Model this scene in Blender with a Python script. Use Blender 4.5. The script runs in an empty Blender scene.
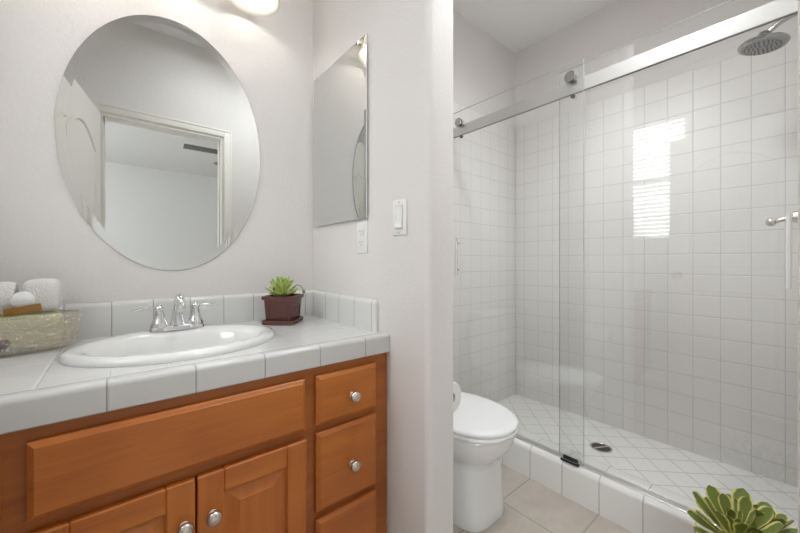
import bpy, bmesh, math, random
from mathutils import Vector, Matrix
random.seed(7)
PI = math.pi
SC = bpy.context.scene
COL = SC.collection

# ------------------------------------------------------------------ camera, world, exposure, large lights
F_PX, YAW, V0 = 342.0, 0.6922, 261.5
cam_d = bpy.data.cameras.new('camera')
cam_d.sensor_fit = 'HORIZONTAL'
cam_d.sensor_width = 36.0
cam_d.lens = F_PX / 800.0 * 36.0
cam_d.shift_y = -(266.5 - V0) / 800.0
cam_d.clip_start = 0.005
cam = bpy.data.objects.new('camera', cam_d)
COL.objects.link(cam)
cam.location = (0, 0, 0)
cam.rotation_euler = (PI / 2, 0, -YAW)
SC.camera = cam

SC.view_settings.view_transform = 'Standard'
SC.view_settings.look = 'None'
SC.view_settings.gamma = 1.0
SC.view_settings.use_curve_mapping = False
SC.view_settings.exposure = 0.18

world = bpy.data.worlds.new('sky')
SC.world = world
world.use_nodes = True
wb = world.node_tree.nodes['Background']
wb.inputs['Color'].default_value = (0.95, 0.98, 1.0, 1)
wb.inputs['Strength'].default_value = 10.5

FLOOR, CEIL = -1.06, 1.625


def area(name, loc, rot, sx, sy, power, color=(1, 1, 1), portal=False, spread=180):
    l = bpy.data.lights.new(name, 'AREA')
    l.shape = 'RECTANGLE'
    l.size, l.size_y = sx, sy
    l.energy = power
    l.color = color
    l.spread = math.radians(spread)
    if portal:
        l.cycles.is_portal = True
    o = bpy.data.objects.new(name, l)
    o.location = loc
    o.rotation_euler = rot
    COL.objects.link(o)
    return o


WIN_Y0, WIN_Y1, WIN_Z0, WIN_Z1 = 0.654, 1.11, 0.187, 1.243
LW = -0.43                                    # inner face of the left wall
area('window_daylight', (LW - 0.115, (WIN_Y0 + WIN_Y1) / 2, (WIN_Z0 + WIN_Z1) / 2), (0, -PI / 2, 0), 1.07, 0.47, 1, portal=True)
area('bedroom_daylight', (-2.49, -2.2, 0.325), (0, -PI / 2, 0), 1.85, 2.2, 1, portal=True)
# added fill lights, out of view; each sits just under a ceiling diffuser
area('vanity_fill_light', (0.55, 0.50, CEIL - 0.075), (0, 0, 0), 0.22, 0.22, 3.8, (0.93, 0.975, 1.0))
area('toilet_fill_light', (1.20, 0.42, CEIL - 0.075), (0, 0, 0), 0.24, 0.24, 9.0, (0.93, 0.975, 1.0), spread=160)
area('shower_fill_light', (1.88, 0.70, CEIL - 0.02), (0, 0, 0), 0.20, 0.20, 2.1, (0.93, 0.975, 1.0), spread=80)


# ------------------------------------------------------------------ materials
def lin(c):
    return tuple(((x / 255.0) / 12.92 if x / 255.0 <= 0.04045 else ((x / 255.0 + 0.055) / 1.055) ** 2.4) for x in c) + (1.0,)


class NT:
    def __init__(self, name):
        self.m = bpy.data.materials.new(name)
        self.m.use_nodes = True
        self.t = self.m.node_tree
        self.t.nodes.clear()
        self.out = self.n('ShaderNodeOutputMaterial')

    def n(self, typ, **kw):
        nd = self.t.nodes.new(typ)
        for k, v in kw.items():
            setattr(nd, k, v)
        return nd

    def l(self, a, b):
        self.t.links.new(a, b)

    def val(self, sock, v):
        if hasattr(v, 'is_linked') or isinstance(v, bpy.types.NodeSocket):
            self.l(v, sock)
        else:
            sock.default_value = v

    def math(self, op, a, b=None, c=None):
        nd = self.n('ShaderNodeMath', operation=op)
        self.val(nd.inputs[0], a)
        if b is not None:
            self.val(nd.inputs[1], b)
        if c is not None:
            self.val(nd.inputs[2], c)
        return nd.outputs[0]

    def mix(self, fac, a, b):
        nd = self.n('ShaderNodeMix', data_type='RGBA')
        self.val(nd.inputs[0], fac)
        self.val(nd.inputs[6], a)
        self.val(nd.inputs[7], b)
        return nd.outputs[2]

    def pos(self):
        return self.n('ShaderNodeNewGeometry').outputs['Position']

    def noise(self, vec, scale, detail=3.0, rough=0.5):
        nd = self.n('ShaderNodeTexNoise')
        nd.inputs['Scale'].default_value = scale
        nd.inputs['Detail'].default_value = detail
        nd.inputs['Roughness'].default_value = rough
        if vec is not None:
            self.l(vec, nd.inputs['Vector'])
        return nd.outputs['Fac']

    def mapping(self, vec, scale=(1, 1, 1), rot=(0, 0, 0), loc=(0, 0, 0)):
        nd = self.n('ShaderNodeMapping')
        self.l(vec, nd.inputs['Vector'])
        nd.inputs['Scale'].default_value = scale
        nd.inputs['Rotation'].default_value = rot
        nd.inputs['Location'].default_value = loc
        return nd.outputs[0]

    def bump(self, h, strength, dist=0.002):
        nd = self.n('ShaderNodeBump')
        nd.inputs['Strength'].default_value = strength
        nd.inputs['Distance'].default_value = dist
        self.l(h, nd.inputs['Height'])
        return nd.outputs[0]

    def bsdf(self, color, rough=0.5, metal=0.0, normal=None, **kw):
        b = self.n('ShaderNodeBsdfPrincipled')
        self.val(b.inputs['Base Color'], color)
        self.val(b.inputs['Roughness'], rough)
        b.inputs['Metallic'].default_value = metal
        if normal is not None:
            self.l(normal, b.inputs['Normal'])
        for k, v in kw.items():
            b.inputs[k.replace('_', ' ')].default_value = v
        self.l(b.outputs[0], self.out.inputs['Surface'])
        return b


def simple(name, rgb, rough=0.5, metal=0.0, nscale=None, nstr=0.1, ndist=0.001, vary=0.0, **kw):
    m = NT(name)
    col = lin(rgb)
    nrm = None
    tc = m.n('ShaderNodeTexCoord').outputs['Object']
    if vary:
        f = m.noise(tc, 9.0, 4.0)
        c2 = tuple(min(1, x * (1 - vary)) for x in col[:3]) + (1,)
        col = m.mix(f, col, c2)
    if nscale:
        nrm = m.bump(m.noise(tc, nscale, 4.0), nstr, ndist)
    m.bsdf(col, rough, metal, nrm, **kw)
    return m.m


def wall_paint(name, rgb):
    m = NT(name)
    p = m.pos()
    h = m.math('ADD', m.noise(p, 70.0, 3.0), m.math('MULTIPLY', m.noise(p, 190.0, 2.0), 0.6))
    m.bsdf(lin(rgb), 0.62, 0, m.bump(h, 0.35, 0.0035), Specular_IOR_Level=0.3)
    return m.m


def tile(name, rgb, grout, axes, pitch, offs, gap=0.003, rough=0.12, rot=0.0, mottle=0.0, rgb2=None):
    """ceramic tiles: grid lines across the two world axes named in axes"""
    m = NT(name)
    p = m.pos()
    if rot:
        p = m.mapping(p, rot=(0, 0, rot))
    sep = m.n('ShaderNodeSeparateXYZ')
    m.l(p, sep.inputs[0])
    masks, edges = [], []
    for ax, off, pt in zip(axes, offs, pitch if isinstance(pitch, (tuple, list)) else (pitch, pitch)):
        v = sep.outputs['XYZ'.index(ax)]
        fr = m.math('FRACT', m.math('DIVIDE', m.math('SUBTRACT', v, off), pt))
        dd = m.math('MULTIPLY', m.math('MINIMUM', fr, m.math('SUBTRACT', 1.0, fr)), pt)   # distance to the joint
        masks.append(m.math('LESS_THAN', dd, gap / 2))
        nd = m.n('ShaderNodeMapRange', interpolation_type='SMOOTHSTEP')
        m.l(dd, nd.inputs[0])
        nd.inputs[1].default_value = gap * 0.3
        nd.inputs[2].default_value = gap * 0.5 + 0.0035
        edges.append(nd.outputs[0])
    mk = masks[0] if len(masks) == 1 else m.math('MAXIMUM', *masks)
    ed = edges[0] if len(edges) == 1 else m.math('MULTIPLY', *edges)
    col = lin(rgb)
    if mottle:
        n = m.noise(m.pos(), 7.0, 6.0, 0.62)
        col = m.mix(m.math('MULTIPLY_ADD', n, 2.2, -0.6), lin(rgb), lin(rgb2))
    c = m.mix(mk, col, lin(grout))
    r = m.math('MULTIPLY_ADD', mk, 0.7 - rough, rough)
    wav = m.math('MULTIPLY', m.noise(m.pos(), 14.0, 1.0), 0.25)
    m.bsdf(c, r, 0, m.bump(m.math('ADD', ed, wav), 0.5, 0.0016))
    return m.m


def wood(name, grain='X', seed=0.0, c1=(204, 122, 48), c2=(174, 92, 30)):
    m = NT(name)
    p = m.pos()
    sc = {'X': (1.6, 26, 26), 'Z': (26, 26, 1.6)}[grain]
    v = m.mapping(p, scale=sc, loc=(seed, seed * 1.7, seed * 0.6))
    n1 = m.noise(v, 1.0, 5.0, 0.6)
    n2 = m.noise(m.mapping(p, scale=tuple(s * 4 for s in sc), loc=(seed, 0, 0)), 1.3, 3.0, 0.6)
    n3 = m.noise(p, 5.0, 2.0)
    f = m.math('ADD', m.math('MULTIPLY', n1, 0.75), m.math('MULTIPLY', n2, 0.3))
    f = m.math('ADD', f, m.math('MULTIPLY_ADD', n3, 0.6, -0.32))
    nd = m.n('ShaderNodeMapRange')
    m.l(f, nd.inputs[0])
    nd.inputs[1].default_value = 0.3
    nd.inputs[2].default_value = 0.78
    m.bsdf(m.mix(nd.outputs[0], lin(c1), lin(c2)), 0.34, 0, m.bump(n2, 0.06, 0.001), Coat_Weight=0.15, Coat_Roughness=0.2)
    return m.m


def thin_glass(name, tint=(0.975, 0.985, 0.98), rough=0.0, f0=0.04, bump=None, haze=0.0):
    m = NT(name)
    lw = m.n('ShaderNodeLayerWeight')
    lw.inputs['Blend'].default_value = 0.5
    f = m.math('MULTIPLY_ADD', m.math('POWER', lw.outputs['Facing'], 5.0), 1.0 - f0, f0)
    tr = m.n('ShaderNodeBsdfTransparent')
    tr.inputs['Color'].default_value = tuple(tint) + (1,)
    gl = m.n('ShaderNodeBsdfGlossy')
    gl.inputs['Roughness'].default_value = rough
    gl.inputs['Color'].default_value = (1, 1, 1, 1)
    if bump:
        tc = m.n('ShaderNodeTexCoord').outputs['Object']
        m.l(m.bump(m.noise(tc, bump[0], 2.0), bump[1], bump[2]), gl.inputs['Normal'])
    mx = m.n('ShaderNodeMixShader')
    m.l(f, mx.inputs[0])
    m.l(tr.outputs[0], mx.inputs[1])
    m.l(gl.outputs[0], mx.inputs[2])
    res = mx.outputs[0]
    if haze:
        df = m.n('ShaderNodeBsdfDiffuse')
        df.inputs['Color'].default_value = (0.85, 0.86, 0.86, 1)
        m2 = m.n('ShaderNodeMixShader')
        m2.inputs[0].default_value = haze
        m.l(res, m2.inputs[1])
        m.l(df.outputs[0], m2.inputs[2])
        res = m2.outputs[0]
    m.l(res, m.out.inputs['Surface'])
    return m.m


def translucent(name, rgb, trans=0.5, rough=0.4):
    m = NT(name)
    d = m.n('ShaderNodeBsdfPrincipled')
    d.inputs['Base Color'].default_value = lin(rgb)
    d.inputs['Roughness'].default_value = rough
    t = m.n('ShaderNodeBsdfTranslucent')
    t.inputs['Color'].default_value = lin(rgb)
    mx = m.n('ShaderNodeMixShader')
    mx.inputs[0].default_value = trans
    m.l(d.outputs[0], mx.inputs[1])
    m.l(t.outputs[0], mx.inputs[2])
    m.l(mx.outputs[0], m.out.inputs['Surface'])
    return m.m


def emitter(name, rgb, strength):
    m = NT(name)
    e = m.n('ShaderNodeEmission')
    e.inputs['Color'].default_value = lin(rgb)
    e.inputs['Strength'].default_value = strength
    m.l(e.outputs[0], m.out.inputs['Surface'])
    return m.m


def leaf_mat(name, g1, g2, edge, edge_w):
    """leaf colour runs from base to tip, with a pale margin measured from the leaf's own outline (uv)"""
    m = NT(name)
    uv = m.n('ShaderNodeUVMap').outputs[0]
    sep = m.n('ShaderNodeSeparateXYZ')
    m.l(uv, sep.inputs[0])
    u, v = sep.outputs[0], sep.outputs[1]
    across = m.math('ABSOLUTE', m.math('MULTIPLY_ADD', u, 2.0, -1.0))
    wob = m.math('MULTIPLY_ADD', m.noise(m.n('ShaderNodeTexCoord').outputs['Object'], 60.0, 2.0), 0.35, -0.17)
    nd = m.n('ShaderNodeMapRange', interpolation_type='SMOOTHSTEP')
    m.l(m.math('ADD', across, wob), nd.inputs[0])
    nd.inputs[1].default_value = 1.0 - edge_w - 0.12
    nd.inputs[2].default_value = 1.0 - edge_w + 0.12
    base = m.math('LESS_THAN', m.math('ADD', v, wob), 0.22)
    fac = m.math('MAXIMUM', nd.outputs[0], m.math('MULTIPLY', base, 0.8))
    green = m.mix(v, lin(g1), lin(g2))
    b = m.bsdf(m.mix(fac, green, lin(edge)), 0.38)
    b.inputs['Subsurface Weight'].default_value = 0.0
    return m.m


M = {}
M['paint'] = wall_paint('warm_white_paint', (230, 226, 224))
M['ceiling'] = wall_paint('ceiling_paint', (246, 245, 243))
M['bed_paint'] = wall_paint('bedroom_paint', (220, 219, 218))
M['trim'] = simple('trim_enamel', (236, 232, 226), 0.35)
M['floor'] = tile('beige_floor_tile', (202, 193, 183), (164, 155, 145), 'XY', 0.308, (1.31, 0.572), 0.006, 0.32, 0, 1, (178, 167, 155))
M['carpet'] = simple('bedroom_carpet', (205, 198, 190), 0.95, nscale=400, nstr=0.5, ndist=0.004)
M['tile_far'] = tile('shower_tile_far', (236, 233, 230), (208, 205, 202), 'YZ', 0.110, (0.081, 1.03), 0.003, 0.42)
M['tile_end'] = tile('shower_tile_end', (236, 233, 230), (208, 205, 202), 'XZ', 0.110, (2.39, 1.03), 0.003, 0.42)
M['tile_pan'] = tile('shower_floor_tile', (236, 234, 231), (176, 172, 166), 'XY', 0.110, (0.02, 0.03), 0.0035, 0.2, PI / 4)
M['tile_curb'] = tile('curb_tile', (232, 230, 227), (186, 182, 176), 'Y', (0.155,), (0.57,), 0.004, 0.12)
M['tile_top'] = tile('counter_tile', (222, 222, 221), (204, 203, 201), 'XY', 0.109, (-0.0126, 0.952), 0.0024, 0.1)
M['tile_edge'] = tile('counter_edge_tile', (216, 216, 215), (156, 154, 151), 'X', (0.155,), (-0.015,), 0.0025, 0.12)
M['tile_bs'] = tile('backsplash_tile', (224, 224, 222), (170, 168, 165), 'X', (0.1115,), (-0.0126,), 0.0028, 0.12)
M['tile_bs_side'] = tile('backsplash_tile_side', (224, 224, 222), (170, 168, 165), 'Y', (0.114,), (0.983,), 0.0028, 0.12)
M['wood_x'] = wood('maple_along', 'X', 1.3)
M['wood_z'] = wood('maple_upright', 'Z', 4.1)
M['wood_frame'] = wood('maple_frame', 'X', 7.7, (182, 106, 40), (150, 78, 26))
M['wood_dark'] = simple('cabinet_inside', (60, 36, 20), 0.8)
M['porcelain'] = simple('white_porcelain', (238, 238, 237), 0.08, Coat_Weight=0.4, Coat_Roughness=0.03)
M['seat_plastic'] = simple('seat_plastic', (240, 240, 240), 0.2)
M['chrome'] = simple('polished_chrome', (225, 225, 228), 0.06, 1.0)
M['satin'] = simple('satin_nickel', (214, 208, 200), 0.24, 1.0)
M['grey_chrome'] = simple('grey_chrome', (168, 167, 165), 0.16, 1.0)
M['rail'] = simple('brushed_rail', (205, 204, 202), 0.36, 0.8)
M['rail_shadow'] = simple('rail_shadow_grey', (128, 126, 122), 0.5)  # painted shade of the rail's underside
M['darkmetal'] = simple('dark_fitting', (38, 38, 40), 0.4)  # even dark grey of the small fittings
M['black'] = simple('dark_hole', (14, 14, 14), 0.6)
M['mirror'] = simple('silvered_mirror', (222, 224, 222), 0.0, 1.0)
M['mirror_edge'] = simple('mirror_edge', (120, 128, 124), 0.2, 0.4)
M['white_plastic'] = simple('white_plastic', (240, 240, 239), 0.3)
M['glass'] = thin_glass('shower_glass', (0.988, 0.992, 0.99), f0=0.06)
M['glass_edge'] = simple('glass_edge', (182, 188, 185), 0.15, 0.0)
M['pane'] = thin_glass('window_pane', (0.98, 0.99, 0.99))
M['slat'] = translucent('blind_slat', (246, 246, 245), 0.45)
M['shade'] = translucent('frosted_shade', (255, 252, 246), 0.5, 0.25)
M['bulb'] = emitter('lit_bulb', (255, 250, 240), 5.0)
M['lit'] = emitter('fill_lamp_diffuser', (255, 246, 232), 3.0)  # glow of the added ceiling fill lamps
M['towel'] = simple('white_terry', (244, 241, 240), 0.95, nscale=260, nstr=0.9, ndist=0.006)
M['puff'] = simple('white_cotton', (240, 240, 240), 0.9, nscale=120, nstr=0.5, ndist=0.004)
M['soap'] = simple('pale_green_soap', (214, 213, 160), 0.45, vary=0.12)
M['brush'] = simple('amber_wood', (158, 112, 44), 0.4, vary=0.25)
M['redfoil'] = simple('dark_red_wrap', (120, 52, 50), 0.25, 0.2, vary=0.4)
M['basket_glass'] = thin_glass('pressed_glass', (0.93, 0.90, 0.82), 0.05, 0.24, bump=(85, 1.0, 0.03), haze=0.0)
M['pot'] = simple('brown_glaze', (104, 62, 55), 0.28, vary=0.2)
M['soil'] = simple('potting_soil', (58, 44, 34), 0.95, nscale=220, nstr=1.0, ndist=0.01)
M['terracotta'] = simple('terracotta', (168, 104, 74), 0.8, vary=0.15)
M['leaf_small'] = leaf_mat('succulent_leaf', (214, 218, 130), (140, 172, 66), (214, 222, 130), 0.22)
M['leaf_big'] = leaf_mat('variegated_leaf', (158, 166, 88), (112, 128, 62), (240, 230, 150), 0.22)
M['stem'] = simple('green_stem', (128, 140, 70), 0.5)
M['stem_brown'] = simple('woody_stem', (112, 88, 66), 0.8, nscale=60, nstr=0.5)
M['paper'] = simple('tissue_paper', (240, 239, 236), 0.9)
M['card'] = simple('card_core', (176, 164, 148), 0.9)
M['fan_blade'] = simple('grey_fan_blade', (110, 108, 106), 0.5)


# ------------------------------------------------------------------ mesh helpers
def TR(bm, geom_verts, mat4):
    bmesh.ops.transform(bm, matrix=mat4, verts=geom_verts)


class MB:
    def __init__(self):
        self.bm = bmesh.new()

    def box(self, a, b, bevel=0.0, seg=2, xf=None):
        bm = self.bm
        vs = [bm.verts.new((x, y, z)) for x in (a[0], b[0]) for y in (a[1], b[1]) for z in (a[2], b[2])]
        f = [(0, 1, 3, 2), (4, 6, 7, 5), (0, 4, 5, 1), (2, 3, 7, 6), (0, 2, 6, 4), (1, 5, 7, 3)]
        fs = [bm.faces.new([vs[i] for i in q]) for q in f]
        if bevel:
            es = list({e for q in fs for e in q.edges})
            r = bmesh.ops.bevel(bm, geom=es, offset=bevel, segments=seg, profile=0.5, affect='EDGES')
            vs = list({v for q in r['faces'] for v in q.verts} | {v for v in vs if v.is_valid})
        if xf is not None:
            TR(bm, vs, xf)
        return self

    def loft(self, rings, cap0=True, cap1=True, closed=True):
        bm = self.bm
        R = [[bm.verts.new(p) for p in r] for r in rings]
        n = len(R[0])
        for a, b in zip(R, R[1:]):
            for i in range(n if closed else n - 1):
                j = (i + 1) % n
                bm.faces.new((a[i], a[j], b[j], b[i]))
        if cap0:
            bm.faces.new(list(reversed(R[0])))
        if cap1:
            bm.faces.new(R[-1])
        return self

    def lathe(self, prof, origin=(0, 0, 0), axis=(0, 0, 1), n=32, sx=1.0, sy=1.0, cap=True):
        """prof: (radius, height) pairs along axis"""
        q = Vector((0, 0, 1)).rotation_difference(Vector(axis).normalized())
        o = Vector(origin)
        rings = []
        for r, h in prof:
            r = max(r, 1e-5)
            rings.append([o + q @ Vector((r * sx * math.cos(2 * PI * i / n), r * sy * math.sin(2 * PI * i / n), h)) for i in range(n)])
        return self.loft(rings, cap, cap)

    def tube(self, pts, rad, n=12, cap=True, flat=1.0):
        pts = [Vector(p) for p in pts]
        if not isinstance(rad, (list, tuple)):
            rad = [rad] * len(pts)
        up = Vector((0.13, 0.21, 1)).normalized()
        t0 = (pts[1] - pts[0]).normalized()
        nrm = (up - t0 * up.dot(t0)).normalized()
        rings = []
        for k, p in enumerate(pts):
            t = (pts[min(k + 1, len(pts) - 1)] - pts[max(k - 1, 0)]).normalized()
            nrm = (nrm - t * nrm.dot(t)).normalized()
            bn = t.cross(nrm)
            rings.append([p + (nrm * math.cos(2 * PI * i / n) * flat + bn * math.sin(2 * PI * i / n)) * rad[k] for i in range(n)])
        return self.loft(rings, cap, cap)

    def prism(self, outline, axis, a0, a1):
        """outline: 2D points; axis X -> points are (y,z), Y -> (x,z), Z -> (x,y)"""
        def P(p, a):
            return {'X': (a, p[0], p[1]), 'Y': (p[0], a, p[1]), 'Z': (p[0], p[1], a)}[axis]
        return self.loft([[P(p, a0) for p in outline], [P(p, a1) for p in outline]])

    def ball(self, c, r, sx=1, sy=1, sz=1, seg=20):
        m = Matrix.Translation(c) @ Matrix.Diagonal((r * sx, r * sy, r * sz, 1))
        bmesh.ops.create_uvsphere(self.bm, u_segments=seg, v_segments=max(8, seg // 2), radius=1.0, matrix=m)
        return self

    def obj(self, name, mat, parent=None, smooth=True, angle=35, label=None):
        bm = self.bm
        bmesh.ops.recalc_face_normals(bm, faces=bm.faces)
        root = parent
        while root is not None and root.parent is not None:
            root = root.parent
        if root is not None:
            bmesh.ops.translate(bm, vec=-Vector(root.location), verts=bm.verts)
        me = bpy.data.meshes.new(name)
        bm.to_mesh(me)
        bm.free()
        if isinstance(mat, (list, tuple)):
            for q in mat:
                me.materials.append(q)
        else:
            me.materials.append(mat)
        if smooth:
            for p in me.polygons:
                p.use_smooth = True
            try:
                me.set_sharp_from_angle(angle=math.radians(angle))
            except Exception:
                pass
        o = bpy.data.objects.new(name, me)
        COL.objects.link(o)
        if parent is not None:
            o.parent = parent
        if label:
            o['label'] = label
        return o


def tag(o, label, cat, group=None, kind=None):
    o['label'] = label
    o['category'] = cat
    if group:
        o['group'] = group
    if kind:
        o['kind'] = kind
    return o


def thing(name, loc, label, cat, group=None):
    o = bpy.data.objects.new(name, None)
    o.empty_display_size = 0.05
    o.location = loc
    COL.objects.link(o)
    return tag(o, label, cat, group)


def struct(mb, name, mat, label=None, cat=None, parent=None, **kw):
    o = mb.obj(name, mat, parent, **kw)
    if parent is None:
        o['kind'] = 'structure'
        if label:
            o['label'] = label
            o['category'] = cat
    return o


def box(a, b, bevel=0.0, seg=2):
    return MB().box(a, b, bevel, seg)


def sup(cx, cy, hx, hyb, hyf, z, e=2.0, n=48):
    """superellipse ring in the XY plane; hyf towards -Y, hyb towards +Y"""
    r = []
    for i in range(n):
        t = 2 * PI * i / n
        c, s = math.cos(t), math.sin(t)
        x = math.copysign(abs(c) ** (2 / e), c) * hx
        y = math.copysign(abs(s) ** (2 / e), s) * (hyb if s > 0 else hyf)
        r.append((cx + x, cy + y, z))
    return r


# ------------------------------------------------------------------ the room shell
A = 1.48          # vanity wall
B = 0.703         # partition, vanity side
S = 2.39          # shower far wall
struct(box((LW - 0.12, -0.12, FLOOR - 0.1), (1.56, A, FLOOR)), 'floor', M['floor'], 'beige square ceramic floor tiles of the bathroom', 'floor')
struct(box((LW - 0.12, -0.12, CEIL), (S + 0.12, A + 0.12, CEIL + 0.1)), 'ceiling', M['ceiling'], 'white textured bathroom ceiling', 'ceiling')
struct(box((LW - 0.12, A, FLOOR - 0.1), (S + 0.12, A + 0.12, CEIL)), 'wall_back', M['paint'], 'warm white wall behind the vanity and the toilet', 'wall')
struct(box((S + 0.008, -0.12, FLOOR - 0.1), (S + 0.12, A, CEIL)), 'wall_right', M['paint'], 'white painted wall above the shower tile', 'wall')
# left wall with the window opening
w = MB()
w.box((LW - 0.12, -0.12, FLOOR), (LW, WIN_Y0, CEIL))
w.box((LW - 0.12, WIN_Y1, FLOOR), (LW, A, CEIL))
w.box((LW - 0.12, WIN_Y0, FLOOR), (LW, WIN_Y1, WIN_Z0))
w.box((LW - 0.12, WIN_Y0, WIN_Z1), (LW, WIN_Y1, CEIL))
struct(w, 'wall_left', M['paint'], 'white wall with the window, left of the vanity', 'wall', smooth=False)
# wall the camera looks out of: the doorway to the bedroom
DX0, DX1, DZ = -0.085, 0.65, 0.975
w = MB()
w.box((LW, -0.12, FLOOR), (DX0, 0, CEIL))
w.box((DX1, -0.12, FLOOR), (S + 0.008, 0, CEIL))
w.box((DX0, -0.12, DZ), (DX1, 0, CEIL))
struct(w, 'wall_front', M['paint'], 'wall around the doorway, seen in the oval mirror', 'wall', smooth=False)
# partition with a rounded (bullnose) end
PR, PY = 0.022, 0.716
o = [(B, A), (B, PY + PR)]
o += [(B + PR - PR * math.cos(t), PY + PR - PR * math.sin(t)) for t in [PI / 2 * k / 8 for k in range(1, 9)]]
X2 = B + 0.12
o += [(X2 - PR + PR * math.sin(t), PY + PR - PR * math.cos(t)) for t in [PI / 2 * k / 8 for k in range(0, 9)]]
o += [(X2, A)]
struct(MB().prism(o, 'Z', FLOOR, CEIL), 'wall_partition', M['paint'], 'white dividing wall with a rounded end between vanity and toilet', 'wall', angle=50)
# bedroom beyond the doorway
BZ = CEIL
struct(box((-2.5, -4.4, FLOOR - 0.1), (2.6, -0.12, FLOOR)), 'floor_bedroom', M['carpet'])
struct(box((-2.6, -4.5, BZ), (2.7, -0.12, BZ + 0.1)), 'ceiling_bedroom', M['bed_paint'])
struct(box((-2.6, -4.5, FLOOR), (2.7, -4.4, BZ)), 'wall_bedroom_back', M['bed_paint'])
struct(box((2.6, -4.4, FLOOR), (2.7, -0.12, BZ)), 'wall_bedroom_right', M['bed_paint'])
w = MB()
w.box((-2.6, -4.4, FLOOR), (-2.5, -3.3, BZ))
w.box((-2.6, -1.1, FLOOR), (-2.5, -0.12, BZ))
w.box((-2.6, -3.3, FLOOR), (-2.5, -1.1, -0.6))
w.box((-2.6, -3.3, 1.25), (-2.5, -1.1, BZ))
struct(w, 'wall_bedroom_left', M['bed_paint'], smooth=False)
struct(box((-2.6, -0.12, FLOOR), (LW - 0.12, 0.0, BZ)), 'wall_bedroom_front', M['bed_paint'])
w = MB()
for z0, z1 in ((-0.6, -0.55), (1.2, 1.25), (0.3, 0.34)):
    w.box((-2.57, -3.3, z0), (-2.53, -1.1, z1))
for y in (-3.3, -2.225, -1.15):
    w.box((-2.57, y, -0.55), (-2.53, y + 0.05, 1.2))
wb2 = struct(w, 'window_2', M['trim'], 'white framed bedroom window', 'window', smooth=False)
box((-2.553, -3.25, -0.55), (-2.548, -1.15, 1.2)).obj('pane', M['pane'], wb2, smooth=False)


# door casing and jamb (both faces of the doorway)
def casing(y0, sgn):
    """flat moulding with a raised outer band round the doorway"""
    wd = 0.057
    m = MB()
    for (x0, x1) in ((DX0 - wd, DX0 + 0.0), (DX1, DX1 + wd)):
        m.box((x0, min(y0, y0 + sgn * 0.009), FLOOR), (x1, max(y0, y0 + sgn * 0.009), DZ + wd), 0.003)
    m.box((DX0, min(y0, y0 + sgn * 0.009), DZ), (DX1, max(y0, y0 + sgn * 0.009), DZ + wd), 0.003)
    for (x0, x1) in ((DX0 - wd, DX0 - wd + 0.016), (DX1 + wd - 0.016, DX1 + wd)):
        m.box((x0, min(y0, y0 + sgn * 0.0125), FLOOR), (x1, max(y0, y0 + sgn * 0.0125), DZ + wd), 0.004)
    m.box((DX0 - wd, min(y0, y0 + sgn * 0.0125), DZ + wd - 0.016), (DX1 + wd, max(y0, y0 + sgn * 0.0125), DZ + wd), 0.004)
    return m


struct(casing(0.0, 1), 'trim_1', M['trim'], 'white casing round the doorway', 'door casing')
struct(casing(-0.12, -1), 'trim_2', M['trim'])
w = MB()
w.box((DX0, -0.12, FLOOR), (DX0 + 0.018, 0, DZ))
w.box((DX1 - 0.018, -0.12, FLOOR), (DX1, 0, DZ))
w.box((DX0 + 0.018, -0.12, DZ - 0.018), (DX1 - 0.018, 0, DZ))
for xa, xb in ((DX0 + 0.018, DX0 + 0.028), (DX1 - 0.028, DX1 - 0.018)):
    w.box((xa, -0.08, FLOOR), (xb, -0.045, DZ - 0.018))
struct(w, 'trim_3', M['trim'], smooth=False)

# the open bathroom door, two moulded panels, arched top panel
dm = MB()
DW, DH, DT = 0.73, 2.02, 0.035
dm.box((0, -DT, 0.012), (DW, 0, DH), 0.002)
door = dm.obj('door_1', M['trim'])
door['kind'] = 'structure'
door['label'] = 'white panelled bathroom door standing open, seen in the oval mirror'
door['category'] = 'door'


def door_panel(z0, z1, arch, y):
    pts = [(0.12, z0), (DW - 0.12, z0), (DW - 0.12, z1)]
    if arch:
        for k in range(1, 16):
            t = k / 16
            pts.append((DW - 0.12 - (DW - 0.24) * t, z1 + arch * math.sin(PI * t)))
    pts.append((0.12, z1))
    cx = sum(p[0] for p in pts) / len(pts)
    cz = (z0 + z1) / 2
    rings = []
    for s, d in ((1.0, 0.0), (0.985, 0.010), (0.955, 0.010), (0.93, 0.002), (0.88, 0.002), (0.80, 0.009)):
        fx = 1 - (1 - s) * 1.0
        rings.append([(cx + (p[0] - cx) * fx, y * d + (0 if y > 0 else -DT), cz + (p[1] - cz) * (1 - (1 - s) * 0.6)) for p in pts])
    return MB().loft(rings)


for yy in (1, -1):
    for z0, z1, ar in ((0.2, 0.85, 0.0), (1.02, 1.74, 0.11)):
        p = door_panel(z0, z1, ar, yy).obj('door_panel', M['trim'])
        p.parent = door
k = MB()
for sgn, y0 in ((1, 0.0), (-1, -DT)):
    k.lathe([(0.03, 0), (0.03, 0.006), (0.011, 0.01), (0.011, 0.03), (0.026, 0.04), (0.03, 0.052), (0.02, 0.064), (0.0, 0.066)], (DW - 0.06, y0, 0.95), (0, sgn, 0), 20)
kn = k.obj('knob', M['satin'])
kn.parent = door
door.location = (-0.112, 0.016, FLOOR)
door.rotation_euler = (0, 0, PI / 2 + math.radians(11.4))

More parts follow.
